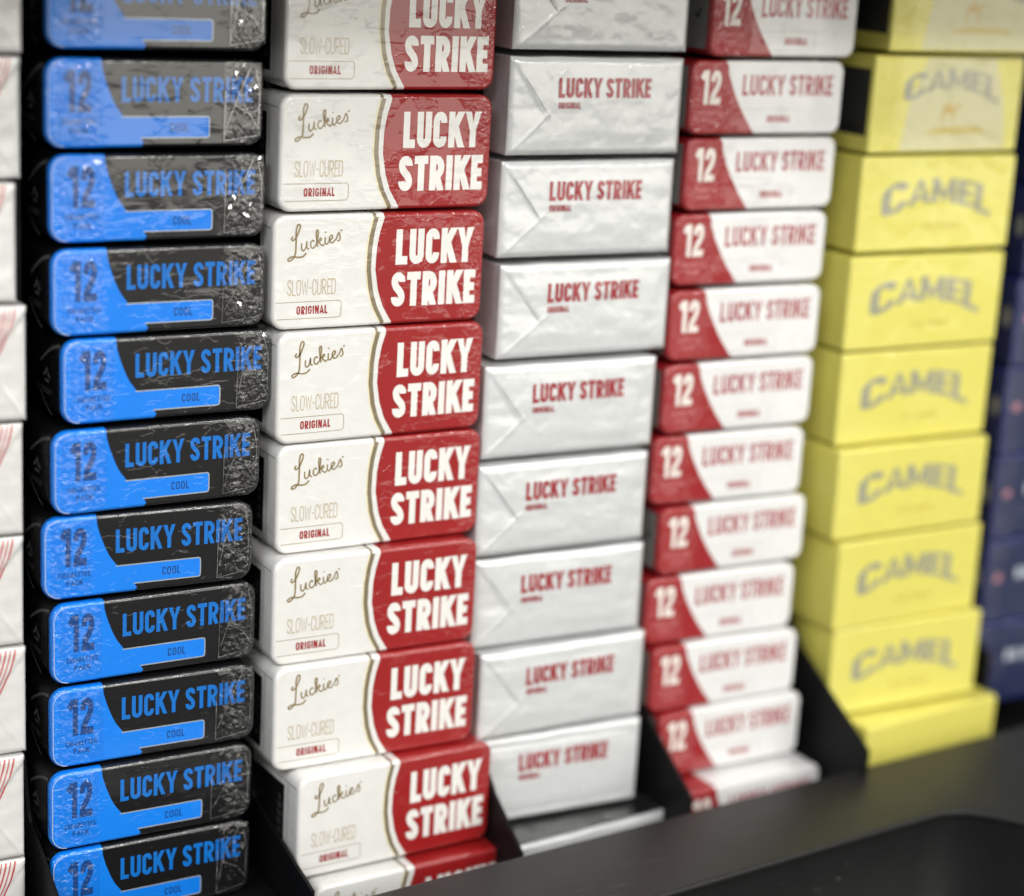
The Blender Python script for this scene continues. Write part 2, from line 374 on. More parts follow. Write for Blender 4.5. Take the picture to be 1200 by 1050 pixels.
# ---- pack bodies
def pack_body(w_, h, r, bev, depth, splits, mats, name, side_mat=None, seg=5):
    """Rounded-rectangle prism with a rounded front rim.
    splits: list of (u_top, u_bottom) borders between materials 0,1,2.. from left to right."""
    def outline(inset):
        x0, x1, z0, z1 = -w_ / 2 + inset, w_ / 2 - inset, inset, h - inset
        rr = max(r - inset * .6, .05); P = []
        def key(x, top):
            k = 0
            for ut, ub in splits:
                if x > (-w_ / 2 + (ut if top else ub) * w_) + 1e-6: k += 1
            return k
        top = [(-w_ / 2 + ut * w_) for ut, ub in splits]; bot = [(-w_ / 2 + ub * w_) for ut, ub in splits]
        P += [(x, z0) for x in bot]                      # bottom, left to right
        P += [(x1 - rr + rr * math.cos(a), z0 + rr + rr * math.sin(a)) for a in [math.radians(-90 + 90 * i / seg) for i in range(seg + 1)]]
        P += [(x1 - rr + rr * math.cos(a), z1 - rr + rr * math.sin(a)) for a in [math.radians(90 * i / seg) for i in range(seg + 1)]]
        P += [(x, z1) for x in reversed(top)]
        P += [(x0 + rr + rr * math.cos(a), z1 - rr + rr * math.sin(a)) for a in [math.radians(90 + 90 * i / seg) for i in range(seg + 1)]]
        P += [(x0 + rr + rr * math.cos(a), z0 + rr + rr * math.sin(a)) for a in [math.radians(180 + 90 * i / seg) for i in range(seg + 1)]]
        return P
    def matof(p, q):
        x = (p[0] + q[0]) / 2; z = (p[1] + q[1]) / 2; k = 0
        for ut, ub in splits:
            u = ut if z > h / 2 else ub
            if x > -w_ / 2 + u * w_: k += 1
        return k
    rings = [(bev, 0.0), (bev * .62, bev * .10), (bev * .29, bev * .38), (bev * .06, bev * .75), (0, bev * 1.3), (0, bev + 1.3), (0, depth - .6), (.6, depth)]
    mb = MB(); O = [outline(i) for i, y in rings]; n = len(O[0]); vs = []
    for (i, y), P in zip(rings, O): vs += [(x, y, z) for x, z in P]
    mb.v = vs
    for k in range(len(rings) - 1):
        for i in range(n):
            j = (i + 1) % n
            mb.f.append([k * n + i, k * n + j, (k + 1) * n + j, (k + 1) * n + i][::-1][::-1])
            mi = matof(O[k][i], O[k][j])
            if k >= 5 and side_mat is not None: mi = side_mat
            mb.m.append(mi); mb.sm.append(True)
    mb.f.append([i for i in range(n)]); mb.m.append(side_mat if side_mat is not None else 0); mb.sm.append(False)
    mb.f.append([(len(rings) - 1) * n + i for i in range(n)][::-1]); mb.m.append(side_mat if side_mat is not None else 0); mb.sm.append(False)
    for i in range(len(mb.f)): mb.f[i] = mb.f[i][::-1] if i < len(mb.f) - 2 else mb.f[i]
    # front cap is covered by printed panels where the colours differ
    return mb.mesh(name, mats)

def ramp(a, b, x):
    t = max(0.0, min(1.0, (x - a) / (b - a))); return t * t * (3 - 2 * t)

def soft_disp(w_, h, seed, kind):
    """front of a soft pack: bulge, folded flaps, paper wrinkles. negative = towards the viewer"""
    rnd = random.Random(seed); off = Vector((rnd.uniform(0, 99), rnd.uniform(0, 99), 0))
    ax = rnd.uniform(.20, .25); az = rnd.uniform(.36, .44)
    def d(x, z):
        u = x / w_ + .5; v = 1 - z / h
        eu = min(u, 1 - u) * w_; ev = min(v, 1 - v) * h
        edge = ramp(0, 1.6, eu) * ramp(0, 1.6, ev)
        y = -0.35 * ramp(0, 9, eu) * ramp(0, 7, ev)
        if kind == 'folded':
            # left triangle flap lies lower than the long trapezoid flap whose edge runs from the top left corner down to the right
            su = u - (v * ax / .62)                       # right of the crease
            crease = ramp(-.006, .006, su)
            y -= 0.32 * (crease - 1) * -1 * 0 + 0.30 * (crease + (1 - crease) * ramp(.50, .70, v)) * ramp(.0, .06, u) * 1.0
            s2 = (u / ax) * (1 - .60) + v - 1.0           # bottom-left diagonal
            y -= 0.22 * math.exp(-(s2 / .018) ** 2) * (1 if u < ax * 1.1 else 0)
            s3 = ((1 - u) / .11) - (v / .5)
            y -= 0.14 * ramp(-.3, .3, s3) if u > .6 else 0.14
        elif kind == 'flat':
            fr = min(eu / 3.2, ev / 2.6)
            y += 0.25 * math.exp(-((fr - 1) / .18) ** 2)
        nz = noise.noise(Vector((x * .10, z * .25, 0)) + off) * .12 + noise.noise(Vector((x * .25, z * .5, 3)) + off) * .03
        nz += abs(noise.noise(Vector((x * .30, z * .30, 7)) + off)) * .10
        top = 0.22 * ramp(.2, 0.0, v) * abs(noise.noise(Vector((x * .28, 2, 5)) + off))
        return edge * (y + nz * 1.0 - top) + (1 - edge) * .55 * (1 - min(1, min(eu, ev) / 1.6)) ** 1.5
    return d

def soft_body(w_, h, depth, seed, kind, mat, name):
    d = soft_disp(w_, h, seed, kind); nx, nz = 96, 56
    mb = MB(); vs = []
    rnd = random.Random(seed + 5)
    def edge_off(x): return 0.22 * noise.noise(Vector((x * .12, seed * 3.1, 0)))
    for j in range(nz + 1):
        for i in range(nx + 1):
            a = i / nx; b = j / nz
            x = (a - .5) * w_; z = b * h
            vs.append((x, d(x, z), z + edge_off(x + 40) * (1 - b) * 0 + edge_off(x) * b * .8 - .18 * b))
    fs = []
    for j in range(nz):
        for i in range(nx):
            a = j * (nx + 1) + i; fs.append((a, a + 1, a + nx + 2, a + nx + 1))
    mb.add(vs, fs, 0, True)
    # border loop swept back
    loop = [i for i in range(nx + 1)] + [j * (nx + 1) + nx for j in range(1, nz + 1)] + [nz * (nx + 1) + i for i in range(nx - 1, -1, -1)] + [j * (nx + 1) for j in range(nz - 1, 0, -1)]
    base = [mb.v[i] for i in loop]; n = len(loop); rings = [loop]
    for y in (1.5, 8, depth * .5, depth):
        o = len(mb.v)
        for (x, yy, z) in base:
            k = 0.12 * noise.noise(Vector((x * .2, y * .2, z * .2 + seed)))
            mb.v.append((x + (k if abs(x) > w_ / 2 - .1 else 0), y, z))
        rings.append([o + i for i in range(n)])
    for k in range(len(rings) - 1):
        for i in range(n):
            j = (i + 1) % n; mb.f.append([rings[k][j], rings[k][i], rings[k + 1][i], rings[k + 1][j]]); mb.m.append(0); mb.sm.append(k > 0)
    mb.f.append(rings[-1]); mb.m.append(0); mb.sm.append(False)
    return mb.mesh(name, [mat]), d

def crumple(x0, x1, z0, z1, seed, amp=.34, nx=26, nz=26, tri=False, mat=None, name='film_fold', yb=-.12):
    """folded cellophane end: a thin faceted sheet"""
    rnd = random.Random(seed); mb = MB(); vs = []
    off = Vector((rnd.uniform(0, 50), rnd.uniform(0, 50), 0))
    for j in range(nz + 1):
        for i in range(nx + 1):
            x = x0 + (x1 - x0) * i / nx; z = z0 + (z1 - z0) * j / nz
            p = Vector((x, z, 0)) * .42 + off
            a = abs(noise.noise(p)) * 1.2 + abs(noise.noise(p * 2.3 + Vector((9, 0, 0)))) * .7 + rnd.uniform(0, .36)
            e = ramp(0, 1.6, min(x - x0, x1 - x, z - z0, z1 - z) + .02) * (.25 + .95 * ramp(-.15, .25, noise.noise(p * .55 + Vector((0, 31, 0)))))
            xx = x + (rnd.uniform(-.12, .12) if 0 < i < nx else 0); zz = z + (rnd.uniform(-.12, .12) if 0 < j < nz else 0)
            vs.append((xx, yb - amp * a * e, zz))
    fs = []
    for j in range(nz):
        for i in range(nx):
            a = j * (nx + 1) + i; b = a + nx + 1
            if rnd.random() < .5: fs += [(a, a + 1, b + 1), (a, b + 1, b)]
            else: fs += [(a, a + 1, b), (a + 1, b + 1, b)]
    mb.add(vs, fs, 0, False)
    return mb.mesh(name, [mat])

def poly_mesh(name, polys, mat, y=-0.03, disp=None):
    mb = MB(); lay(mb, [(0, p) for p in polys], 0, 0, y, disp=disp); return mb.mesh(name, [mat])
def strips(xl, xr, z0, z1, n=16):
    """region between two x(v) borders, as n horizontal strips; v runs 0 top .. 1 bottom"""
    P = []
    for k in range(n):
        va, vb = k / n, (k + 1) / n
        za, zb = z1 + (z0 - z1) * va, z1 + (z0 - z1) * vb
        P.append([(xl(va), za), (xl(vb), zb), (xr(vb), zb), (xr(va), za)])
    return P

def interp(tab):
    def f(v):
        for (a, x0), (b, x1) in zip(tab, tab[1:]):
            if v <= b: return x0 + (x1 - x0) * (v - a) / (b - a)
        return tab[-1][1]
    return f

# ------------------------------------------------------------------ fitted stacks: x, y of the face centre, z of its middle (mm), yaw (deg)
PACKS = {
 'white_soft': (55.0, 27.62, [[106.42,458.27,-25.95,0.02],[106.11,459.02,-54.33,0.07],[104.33,457.02,-82.6,-0.07],[106.36,456.65,-111.01,-0.09],[105.81,457.84,-139.41,-0.01],[105.92,458.61,-167.68,0.04],[106.26,458.35,-195.93,0.02],[105.6,458.25,-224.2,0.01],[105.81,458.56,-252.41,0.04]]),
 'blue': (54.1, 20.82, [[168.07,462.53,-28.69,-0.45],[167.81,462.83,-51.54,0.52],[168.32,461.66,-73.72,-0.16],[168.35,460.24,-95.79,0.2],[170.65,460.19,-117.53,0.71],[167.87,459.27,-139.63,1.58],[165.61,458.96,-161.4,-1.28],[167.29,458.78,-183.35,1.21],[166.77,457.41,-205.2,-0.2],[166.07,456.18,-226.89,0.41],[166.13,456.01,-248.61,1.2]]),
 'big_red': (59.15, 28.84, [[228.67,461.48,-33.64,1.65],[227.54,459.94,-63.45,0.49],[226.29,459.06,-93.03,-0.57],[227.48,458.05,-122.42,1.02],[228.13,457.74,-151.71,0.65],[226.46,453.97,-180.84,-0.29],[226.76,452.38,-209.91,-0.13],[231.82,447.89,-239.02,2.55]]),
 'silver': (53.96, 25.62, [[288.9,460.15,-24.6,0.39],[288.78,460.44,-51.86,0.42],[288.26,460.96,-79.03,-0.42],[289.32,460.55,-106.39,-0.14],[285.59,458.76,-133.46,-0.89],[284.3,457.26,-160.49,-0.25],[284.75,457.26,-187.32,-1.66],[286.61,455.13,-213.89,0.4],[286.46,455.02,-240.27,-2.18]]),
 'small_red': (51.77, 20.15, [[346.6,457.91,-28.19,3.51],[343.75,459.32,-49.53,-0.13],[344.9,461.07,-70.84,0.57],[343.74,461.38,-91.98,-1.41],[343.19,460.02,-113.3,-1.04],[343.15,460.17,-134.52,-0.91],[341.43,459.9,-155.61,-2.73],[344.63,459.08,-176.62,-0.5],[341.87,458.56,-197.6,-1.99],[344.17,456.74,-218.39,-1.07],[347.44,455.7,-239.05,0.21]]),
 'yellow': (58.79, 27.97, [[410.52,454.78,-22.04,0.41],[408.56,458.69,-51.24,2.56],[408.06,458.21,-80.14,0.2],[406.58,456.92,-109.28,-0.23],[407.01,457.39,-138.16,0.52],[407.08,454.42,-166.87,0.91],[409.67,454.21,-195.75,2.8],[411.25,453.14,-224.08,-0.68]]),
}
ORD = ['first', 'second', 'third', 'fourth', 'fifth', 'sixth', 'seventh', 'eighth', 'ninth', 'tenth', 'eleventh', 'twelfth']
def place(o, x, y, zmid, yaw, h, tilt=0):
    o.location = (x * MM, y * MM, (zmid - h / 2) * MM); o.rotation_euler = (math.radians(tilt), 0, math.radians(yaw))

# ================================================================== the rack
M_rack = plastic('rack_black', (0.006, 0.006, 0.0065, 1), .42, .3, .45, .05)
M_lip = plastic('lip_charcoal', (0.015, 0.015, 0.0147, 1), .45, .5, .28, .10)
M_in = plastic('divider_black', (0.004, 0.0042, 0.0046, 1), .55, .1, .18)
rack = empty('display_rack', 'black plastic display rack with dividers and a broad front lip holding every stack', 'rack')
rb = MB(); rb.box((60, 552, -330), (620, 556, 45)); link('back_panel', rb.mesh('back_panel', [M_in]), rack)
rb = MB(); rb.box((60, 402, 3), (620, 551.5, 7)); rb.box((60, 400, 2), (620, 401.9, 26)); link('shade_shelf', rb.mesh('shade_shelf', [M_rack]), rack)  # unseen shelf, added to shade the upper rows
def divider(x, ya, za, yb, zb, t=.9):
    """side wall whose front edge slants towards the lip"""
    prof = [(551, 2.5), (474, 2.5), (474, max(za + 9, -216)), (ya + (ya - yb) * .0 + 1.5, za + 2)] + [(ya, za), (yb, zb), (yb, -300), (551, -300)]
    prof = [p for p in prof]
    mb = MB(); n = len(prof)
    bev = .35
    for sx_, xx in ((0, x - t / 2), (1, x + t / 2)):
        mb.v += [(xx, y, z) for y, z in prof]
    mb.f.append(list(range(n))); mb.f.append(list(range(n, 2 * n))[::-1]); mb.m += [0, 0]; mb.sm += [False, False]
    for i in range(n):
        j = (i + 1) % n; mb.f.append([i, n + i, n + j, j]); mb.m.append(0); mb.sm.append(False)
    return mb.mesh('divider', [M_in])
DIV = [(137.5, 467.7, -233.8, 445.5, -243.8), (200.5, 471.9, -240.1, 432, -249.1), (262.0, 447.6, -239.5, 431, -250), (319.3, 458.7, -230.1, 434, -245.4), (378.5, 465, -218.2, 428.5, -238.4), (449.5, 464, -224, 456, -228)]
for d_ in DIV: link('divider', divider(*d_), rack)
for x0, x1, z in ((60, 136.5, -266.6), (138.3, 199.7, -259.6), (201.3, 261.2, -284), (262.8, 318.5, -281), (320.1, 377.7, -271.5), (379.3, 448.8, -268), (450.3, 620, -262)):
    mb = MB(); mb.box((x0, 452, z - 3), (x1, 551, z - .3)); link('tray_floor', mb.mesh('tray_floor', [M_in]), rack)

# front lip: a plate with a rounded front edge, and the dark panel under it
ZL = -245.87; SL = 0.953
back = [(20, 422.3), (221, 439.2), (473, 460.0), (620, 472.3)]
front = [(20, 380.5), (300.3, 409.0), (388, 417.8), (402, 418.8), (409, 416.5), (414.5, 411.5), (419, 405.5), (426, 396), (436, 384), (450, 377), (620, 392)]
def at_(P, x):
    x = x / SL; return SL * at0(P, x)
def at0(P, x):
    for (a, b), (c, d) in zip(P, P[1:]):
        if x <= c: return b + (d - b) * (x - a) / (c - a)
    return P[-1][1]
xs = [SL * x for x in [20, 60, 100, 150, 200, 221, 250, 300.3, 340, 370, 388, 395, 402, 405.5, 409, 412, 414.5, 417, 419, 422, 426, 431, 436, 442, 450, 473, 540, 620]]
mb = MB(); secs = []
Rr = 0.9
for x in xs:
    yb, yf = at_(back, x), at_(front, x)
    s = [(yb + .8, ZL - 20), (yb + .8, ZL - 1.2), (yb + .1, ZL - .2), (yb - .8, ZL)]
    for a in range(0, 91, 15):
        s.append((yf + Rr - Rr * math.sin(math.radians(a)), ZL - Rr + Rr * math.cos(math.radians(a))))
    s += [(yf, ZL - 1.6), (yf + 1.6, ZL - 2.6)]
    secs.append([(x, y, z) for y, z in s])
n = len(secs[0]); mb.v = [p for s in secs for p in s]
for k in range(len(secs) - 1):
    for i in range(n - 1):
        mb.f.append([k * n + i, k * n + i + 1, (k + 1) * n + i + 1, (k + 1) * n + i]); mb.m.append(0); mb.sm.append(True)
lip = link('front_lip', mb.mesh('front_lip', [M_lip]), rack)
mb = MB(); pts = []
for x in xs:
    yf = at_(front, x) + 1.8
    pts.append((x, yf))
n = len(pts)
lev = [(0, ZL - 2.3), (0.6, ZL - 14), (-2.5, ZL - 34), (-10, ZL - 60)]
for dy, z in lev: mb.v += [(x, y + dy, z) for x, y in pts]
for k in range(len(lev) - 1):
    for i in range(n - 1):
        mb.f.append([k * n + i, k * n + i + 1, (k + 1) * n + i + 1, (k + 1) * n + i]); mb.m.append(0); mb.sm.append(True)
link('front_panel', mb.mesh('front_panel', [M_rack]), rack)
mb = MB()
for px_, pz_ in ((312, -256), (316.5, -259.5), (304, -264), (345, -258.5), (318, -267)):
    y = at_(front, px_) + 1.75; r_ = .16
    mb.add([(px_ - r_, y - .1, pz_), (px_, y - .25, pz_ - r_), (px_ + r_, y - .1, pz_), (px_, y - .25, pz_ + r_)], [(0, 1, 2, 3)])
link('dust_speck', mb.mesh('dust_speck', [plastic('dust', (.55, .55, .52, 1), .8)]), rack)

# ================================================================== blue and black packs
W_, H_ = PACKS['blue'][:2]
kw = dict(uL=-15.0, uR=18.5, zone=2.6, crinkle=.36, fine=.06, ripple=.20, creases=.03, coat_ior=1.68)
M_bk = wrapped('foil_black', (0.008, 0.008, 0.009, 1), .32, 0.0, **kw)
M_bl = wrapped('print_blue', (0.0, 0.20, 0.80, 1), .5, 0.0, **kw)
M_bt = wrapped('print_blue_text', (0.0, 0.15, 0.55, 1), .5, 0.0, **kw)
M_dk = wrapped('print_navy', (0.002, 0.055, 0.24, 1), .5, 0.0, **kw)
M_sv = wrapped('foil_silver', (0.42, 0.46, 0.50, 1), .35, 0.3, **kw)
M_rim = plastic('rim_highlight', (0.55, 0.60, 0.66, 1), .25, 0)  # pale colour of the highlight painted along the wrap edge
M_gm = plastic('grey_mark', (0.12, 0.12, 0.122, 1), .4, 0)
M_film = film('cellophane', .0, .14)
M_film2 = film('cellophane_thin', .0, .07)
def X(u): return (u - .5) * W_
def Z(v): return (1 - v) * H_
blue_body = pack_body(W_, H_, 3.9, .9, 86, [(.245, .43)], [M_bl, M_bk], 'body', side_mat=1)
B = .9
border = interp([(0, .245), (.08, .248), (.22, .262), (.38, .283), (.52, .306), (.645, .338), (.9, .42), (.93, .425), (1, .437)])
pan = strips(lambda v: -W_ / 2 + B + max(0, 2.9 - math.sqrt(max(0, 2.9**2 - max(0, 2.9 - min(v, 1 - v) * (H_ - 2 * B)) ** 2))), lambda v: X(border(v)), B, H_ - B, 30)
barx = .742
bar = [[(X(border((a + b) / 2)) - .3, Z(a)), (X(border((a + b) / 2)) - .3, Z(b)), (X(barx), Z(b)), (X(barx), Z(a))] for a, b in ((.65, .73), (.73, .81), (.81, .89))]
bar = [[(X(.33), Z(.65)), (X(.405), Z(.89)), (X(barx), Z(.89)), (X(barx), Z(.65))]]
def blue_parts(seed):
    P = []
    P.append(('blue_panel', poly_mesh('blue_panel', pan + [[(x, z) for x, z in bar[0]]], M_bl, -.03)))
    # keep the bar a hair above the panel strips
    mb = MB(); lay(mb, [(0, p) for p in pan], 0, 0, -.03); lay(mb, [(0, bar[0])], 0, 0, -.042)
    P[-1] = ('blue_panel', mb.mesh('blue_panel', [M_bl]))
    mb = MB()
    ol = [(X(.335), Z(.65)), (X(barx) - .6, Z(.65)), (X(barx) - .15, Z(.66)), (X(barx), Z(.69)), (X(barx), Z(.85)), (X(barx) - .15, Z(.88)), (X(barx) - .6, Z(.89)), (X(.42), Z(.89))]
    lay(mb, line(ol, .30), 0, 0, -.06)
    P.append(('panel_outline', mb.mesh('panel_outline', [M_sv])))
    mb = MB(); lay(mb, text_quads('LUCKY STRIKE', 6.0, .185, .085, X(.945) - X(.335)), X(.335), Z(.487), -.06)
    P.append(('brand_lettering', mb.mesh('brand_lettering', [M_bt])))
    mb = MB(); lay(mb, text_quads('12', 9.8, .2, .10, 6.2), X(.085), Z(.60), -.06)
    P.append(('count_numeral', mb.mesh('count_numeral', [M_dk])))
    mb = MB(); lay(mb, text_quads('CIGARETTES', 1.35, .16, .12, 8.0), X(.068), Z(.735), -.06); lay(mb, text_quads('PACK', 1.35, .16, .12, 4.2), X(.105), Z(.835), -.06)
    lay(mb, text_quads('COOL', 2.1, .16, .14, 4.7), X(.557), Z(.822), -.062)
    P.append(('small_lettering', mb.mesh('small_lettering', [M_dk])))
    # thin pale line painted as the wrap's highlight around the blue corner
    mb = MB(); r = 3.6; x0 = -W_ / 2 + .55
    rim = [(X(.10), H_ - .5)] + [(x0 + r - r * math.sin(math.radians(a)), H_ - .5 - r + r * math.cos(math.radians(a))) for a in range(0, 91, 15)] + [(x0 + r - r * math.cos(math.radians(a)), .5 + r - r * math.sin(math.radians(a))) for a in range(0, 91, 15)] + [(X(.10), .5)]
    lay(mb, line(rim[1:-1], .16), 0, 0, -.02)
    P.append(('edge_highlight', mb.mesh('edge_highlight', [M_rim])))
    fx = .785 + .012 * ((seed * 5) % 4)
    P.append(('film_fold', crumple(X(.035), X(.225 + .01 * (seed % 3)), Z(.93), Z(.06), seed, .46, 15, 18, mat=M_film2)))
    P.append(('film_fold', crumple(X(fx), X(.985), Z(.90), Z(.03), seed + 50, .45, 11, 17, mat=M_film)))
    # fold seam lines of the wrap at the right end
    mb = MB(); rnd = random.Random(seed)
    sl = [[(X(fx), Z(.93)), (X(fx + .004), Z(.35))], [(X(fx), Z(.93)), (X(.965), Z(.87))], [(X(fx + .01), Z(.78)), (X(.86 + rnd.uniform(-.01, .02)), Z(.45)), (X(.93), Z(.08))], [(X(.86), Z(.52)), (X(.93), Z(.62)), (X(.975), Z(.80))], [(X(.955), Z(.1)), (X(.975), Z(.35)), (X(.972), Z(.75))]]
    for k, s_ in enumerate(sl): lay(mb, [(k, q[1]) for q in line(s_, .13)], 0, 0, -.50)
    P.append(('film_seam', mb.mesh('film_seam', [film('film_edge%d' % seed, .32, .6)])))
    # print on the long side: two lid curves and an emblem
    mb = MB()
    xs_ = -W_ / 2 - .03
    lay_left(mb, line(catmull([(-.2 + 2.0, 19.2), (7, 17.8), (12, 15.5), (17, 12.6)], 5), .75), xs_, 0, 0)
    lay_left(mb, line(catmull([(8, .8), (12, 2.2), (16, 4.4), (19, 6.6)], 5), .35), xs_, 0, 0)
    lay_left(mb, line([(9.5, 9.6), (11, 10.4), (12, 11.6), (13, 10.4), (14.5, 9.6)], .8), xs_, 0, 0)
    lay_left(mb, line([(10.4, 8.6), (13.6, 8.6)], .7), xs_, 0, 0); lay_left(mb, line([(8, 6.4), (17, 6.4)], .18), xs_, 0, 0); lay_left(mb, line([(9, 5.6), (16, 5.6)], .18), xs_, 0, 0)
    P.append(('side_print', mb.mesh('side_print', [M_gm])))
    return P
protos = []
for s_ in range(6):
    r0 = empty('cigarette_pack', 'x', 'cigarette pack', 'blue and black packs in the tall left stack')
    link('body', blue_body, r0)
    for nm, me in blue_parts(s_ * 7 + 3): link(nm, me, r0)
    protos.append(r0)
BL = ['blue and black pack cut by the top edge of the photo',
 'blue and black pack, second from the top, heavily creased grey sheen over its lettering',
 'blue and black pack, third from the top, silver glare along its top edge',
 'blue and black pack, fourth from the top, grey sheen around dull blue lettering',
 'blue and black pack jutting furthest to the right in its stack',
 'blue and black pack directly beneath the one that juts right',
 'blue and black pack jutting furthest to the left, pale grey sheen behind its lettering',
 'blue and black pack directly beneath the one that juts left',
 'blue and black pack, third from the bottom edge of the photo in its stack',
 'blue and black pack just above the lowest blue one, dark 12 clearly readable',
 'lowest blue and black pack, its left corner hidden by the slanting divider']
for i, (x, y, z, a) in enumerate(PACKS['blue'][2]):
    k = i % 6
    o = protos[k] if i < 6 else copy_tree(protos[k])
    o['label'] = BL[i]; place(o, x, y, z, a, H_)

# ================================================================== big white and red packs
W_, H_ = PACKS['big_red'][:2]
kw = dict(uL=-99, uR=24.5, zone=3.5, crinkle=.32, fine=.13, ripple=.34)
M_w = wrapped('card_ivory', (0.74, 0.73, 0.70, 1), .55, 0, **kw)
M_r = wrapped('print_red', (0.31, 0.008, 0.009, 1), .5, 0, **kw)
M_go = wrapped('print_gold', (0.23, 0.185, 0.115, 1), .4, .2, **kw)
M_gl = wrapped('print_pale_gold', (0.80, 0.70, 0.42, 1), .45, 0, **kw)
M_tw = wrapped('print_white', (0.80, 0.78, 0.74, 1), .55, 0, **kw)
M_br = wrapped('print_brown', (0.27, 0.20, 0.095, 1), .5, 0, **kw)
M_lb = wrapped('print_light_brown', (0.50, 0.41, 0.26, 1), .5, 0, **kw)
M_sb = wrapped('side_black', (0.008, 0.008, 0.009, 1), .4, 0, fine=.2)
M_sg = wrapped('side_grey_text', (0.12, 0.12, 0.12, 1), .4, 0, fine=.2)
M_sw = plastic('side_line', (0.28, 0.28, 0.27, 1), .5, 0)
big_body = pack_body(W_, H_, 3.4, .9, 86, [(.455, .505), (.470, .522), (.507, .558)], [M_w, M_go, M_w, M_r], 'body')
B = .9
gx = interp([(0, .460), (.15, .443), (.3, .434), (.5, .432), (.7, .445), (.85, .466), (1, .503)])
rx = interp([(0, .510), (.15, .489), (.3, .477), (.5, .474), (.7, .490), (.85, .514), (1, .556)])
rc = 2.6
def rightedge(v):
    d_ = rc - min(v, 1 - v) * (H_ - 2 * B)
    return W_ / 2 - B - (rc - math.sqrt(max(0, rc * rc - d_ * d_)) if d_ > 0 else 0)
big_parts = []
mb = MB(); lay(mb, [(0, p) for p in strips(lambda v: X(rx(v)), rightedge, B, H_ - B, 36)], 0, 0, -.03); big_parts.append(('red_panel', mb.mesh('red_panel', [M_r])))
mb = MB(); lay(mb, [(0, p) for p in strips(lambda v: X(gx(v)), lambda v: X(gx(v) + .021), B, H_ - B, 30)], 0, 0, -.03)
lay(mb, [(0, p) for p in strips(lambda v: X(gx(v) - .006), lambda v: X(gx(v)), B, H_ - B, 30)], 0, 0, -.03, mi=1)
big_parts.append(('gold_band', mb.mesh('gold_band', [M_go, M_gl])))
mb = MB(); lay(mb, text_quads('LUCKY', 9.1, .235, .07, X(.942) - X(.568)), X(.568), Z(.462), -.06)
lay(mb, text_quads('STRIKE', 8.9, .235, .07, X(.962) - X(.553)), X(.553), Z(.84), -.06)
big_parts.append(('brand_lettering', mb.mesh('brand_lettering', [M_tw])))
# handwritten name, rising to the right
def T(p):
    a = math.radians(13); x, z = p
    return (X(.068) + (x * math.cos(a) - z * math.sin(a)) , Z(.405) + (x * math.sin(a) + z * math.cos(a)))
scr = [
 [(2.6, 6.6), (2.1, 6.0), (2.5, 5.5), (3.6, 6.3), (4.9, 8.3), (5.0, 9.2), (4.4, 9.2), (3.7, 7.6), (3.1, 4.6), (2.3, 1.6), (1.2, .5), (.3, .3), (.2, .9), (1.4, 1.2), (3.0, .6), (4.3, .5), (5.3, 1.2)],
 [(4.6, 4.1), (4.3, 2.6), (4.7, 2.0), (5.5, 2.7), (6.0, 4.0), (5.8, 2.5), (6.3, 2.0)],
 [(8.0, 3.6), (7.7, 4.1), (7.0, 3.5), (6.9, 2.4), (7.5, 2.0), (8.4, 2.7)],
 [(8.4, 2.7), (9.4, 5.2), (9.6, 6.4), (9.1, 6.3), (8.8, 4.4), (8.7, 2.0)], [(8.8, 3.1), (9.8, 4.1), (10.0, 3.6), (9.3, 3.1), (10.0, 2.0), (10.6, 2.3)],
 [(11.2, 4.0), (10.9, 2.5), (11.3, 2.0), (11.9, 2.5)], [(11.45, 5.2), (11.6, 5.5)],
 [(11.9, 2.6), (13.1, 3.4), (13.0, 4.1), (12.3, 3.6), (12.2, 2.5), (12.9, 2.0), (13.9, 2.7)],
 [(14.0, 2.6), (15.0, 4.2), (15.2, 3.2), (15.0, 2.2), (14.2, 2.1)], [(15.6, 4.6), (16.1, 4.7)]]
mb = MB()
for k, s_ in enumerate(scr):
    pts = [T((x * .98, z * .92)) for x, z in catmull(s_, 5)]
    lay(mb, [(k % 4, q[1]) for q in line(pts, .46 if k == 0 else .40)], 0, 0, -.05)
big_parts.append(('script_lettering', mb.mesh('script_lettering', [M_br])))
mb = MB(); lay(mb, text_quads('SLOW-CURED', 4.1, .085, .10, X(.29) - X(.068)), X(.068), Z(.70), -.05); big_parts.append(('slogan_lettering', mb.mesh('slogan_lettering', [M_lb])))
mb = MB(); lay(mb, text_quads('ORIGINAL', 2.15, .2, .12, X(.255) - X(.112)), X(.112), Z(.868), -.05); big_parts.append(('variant_lettering', mb.mesh('variant_lettering', [M_r])))
mb = MB(); lay(mb, line([(X(0) + .95, Z(.757)), (X(.308), Z(.757)), (X(.318), Z(.775)), (X(.318), Z(.885)), (X(.308), Z(.905)), (X(0) + 1.3, Z(.905))], .14), 0, 0, -.05); big_parts.append(('variant_frame', mb.mesh('variant_frame', [M_br])))
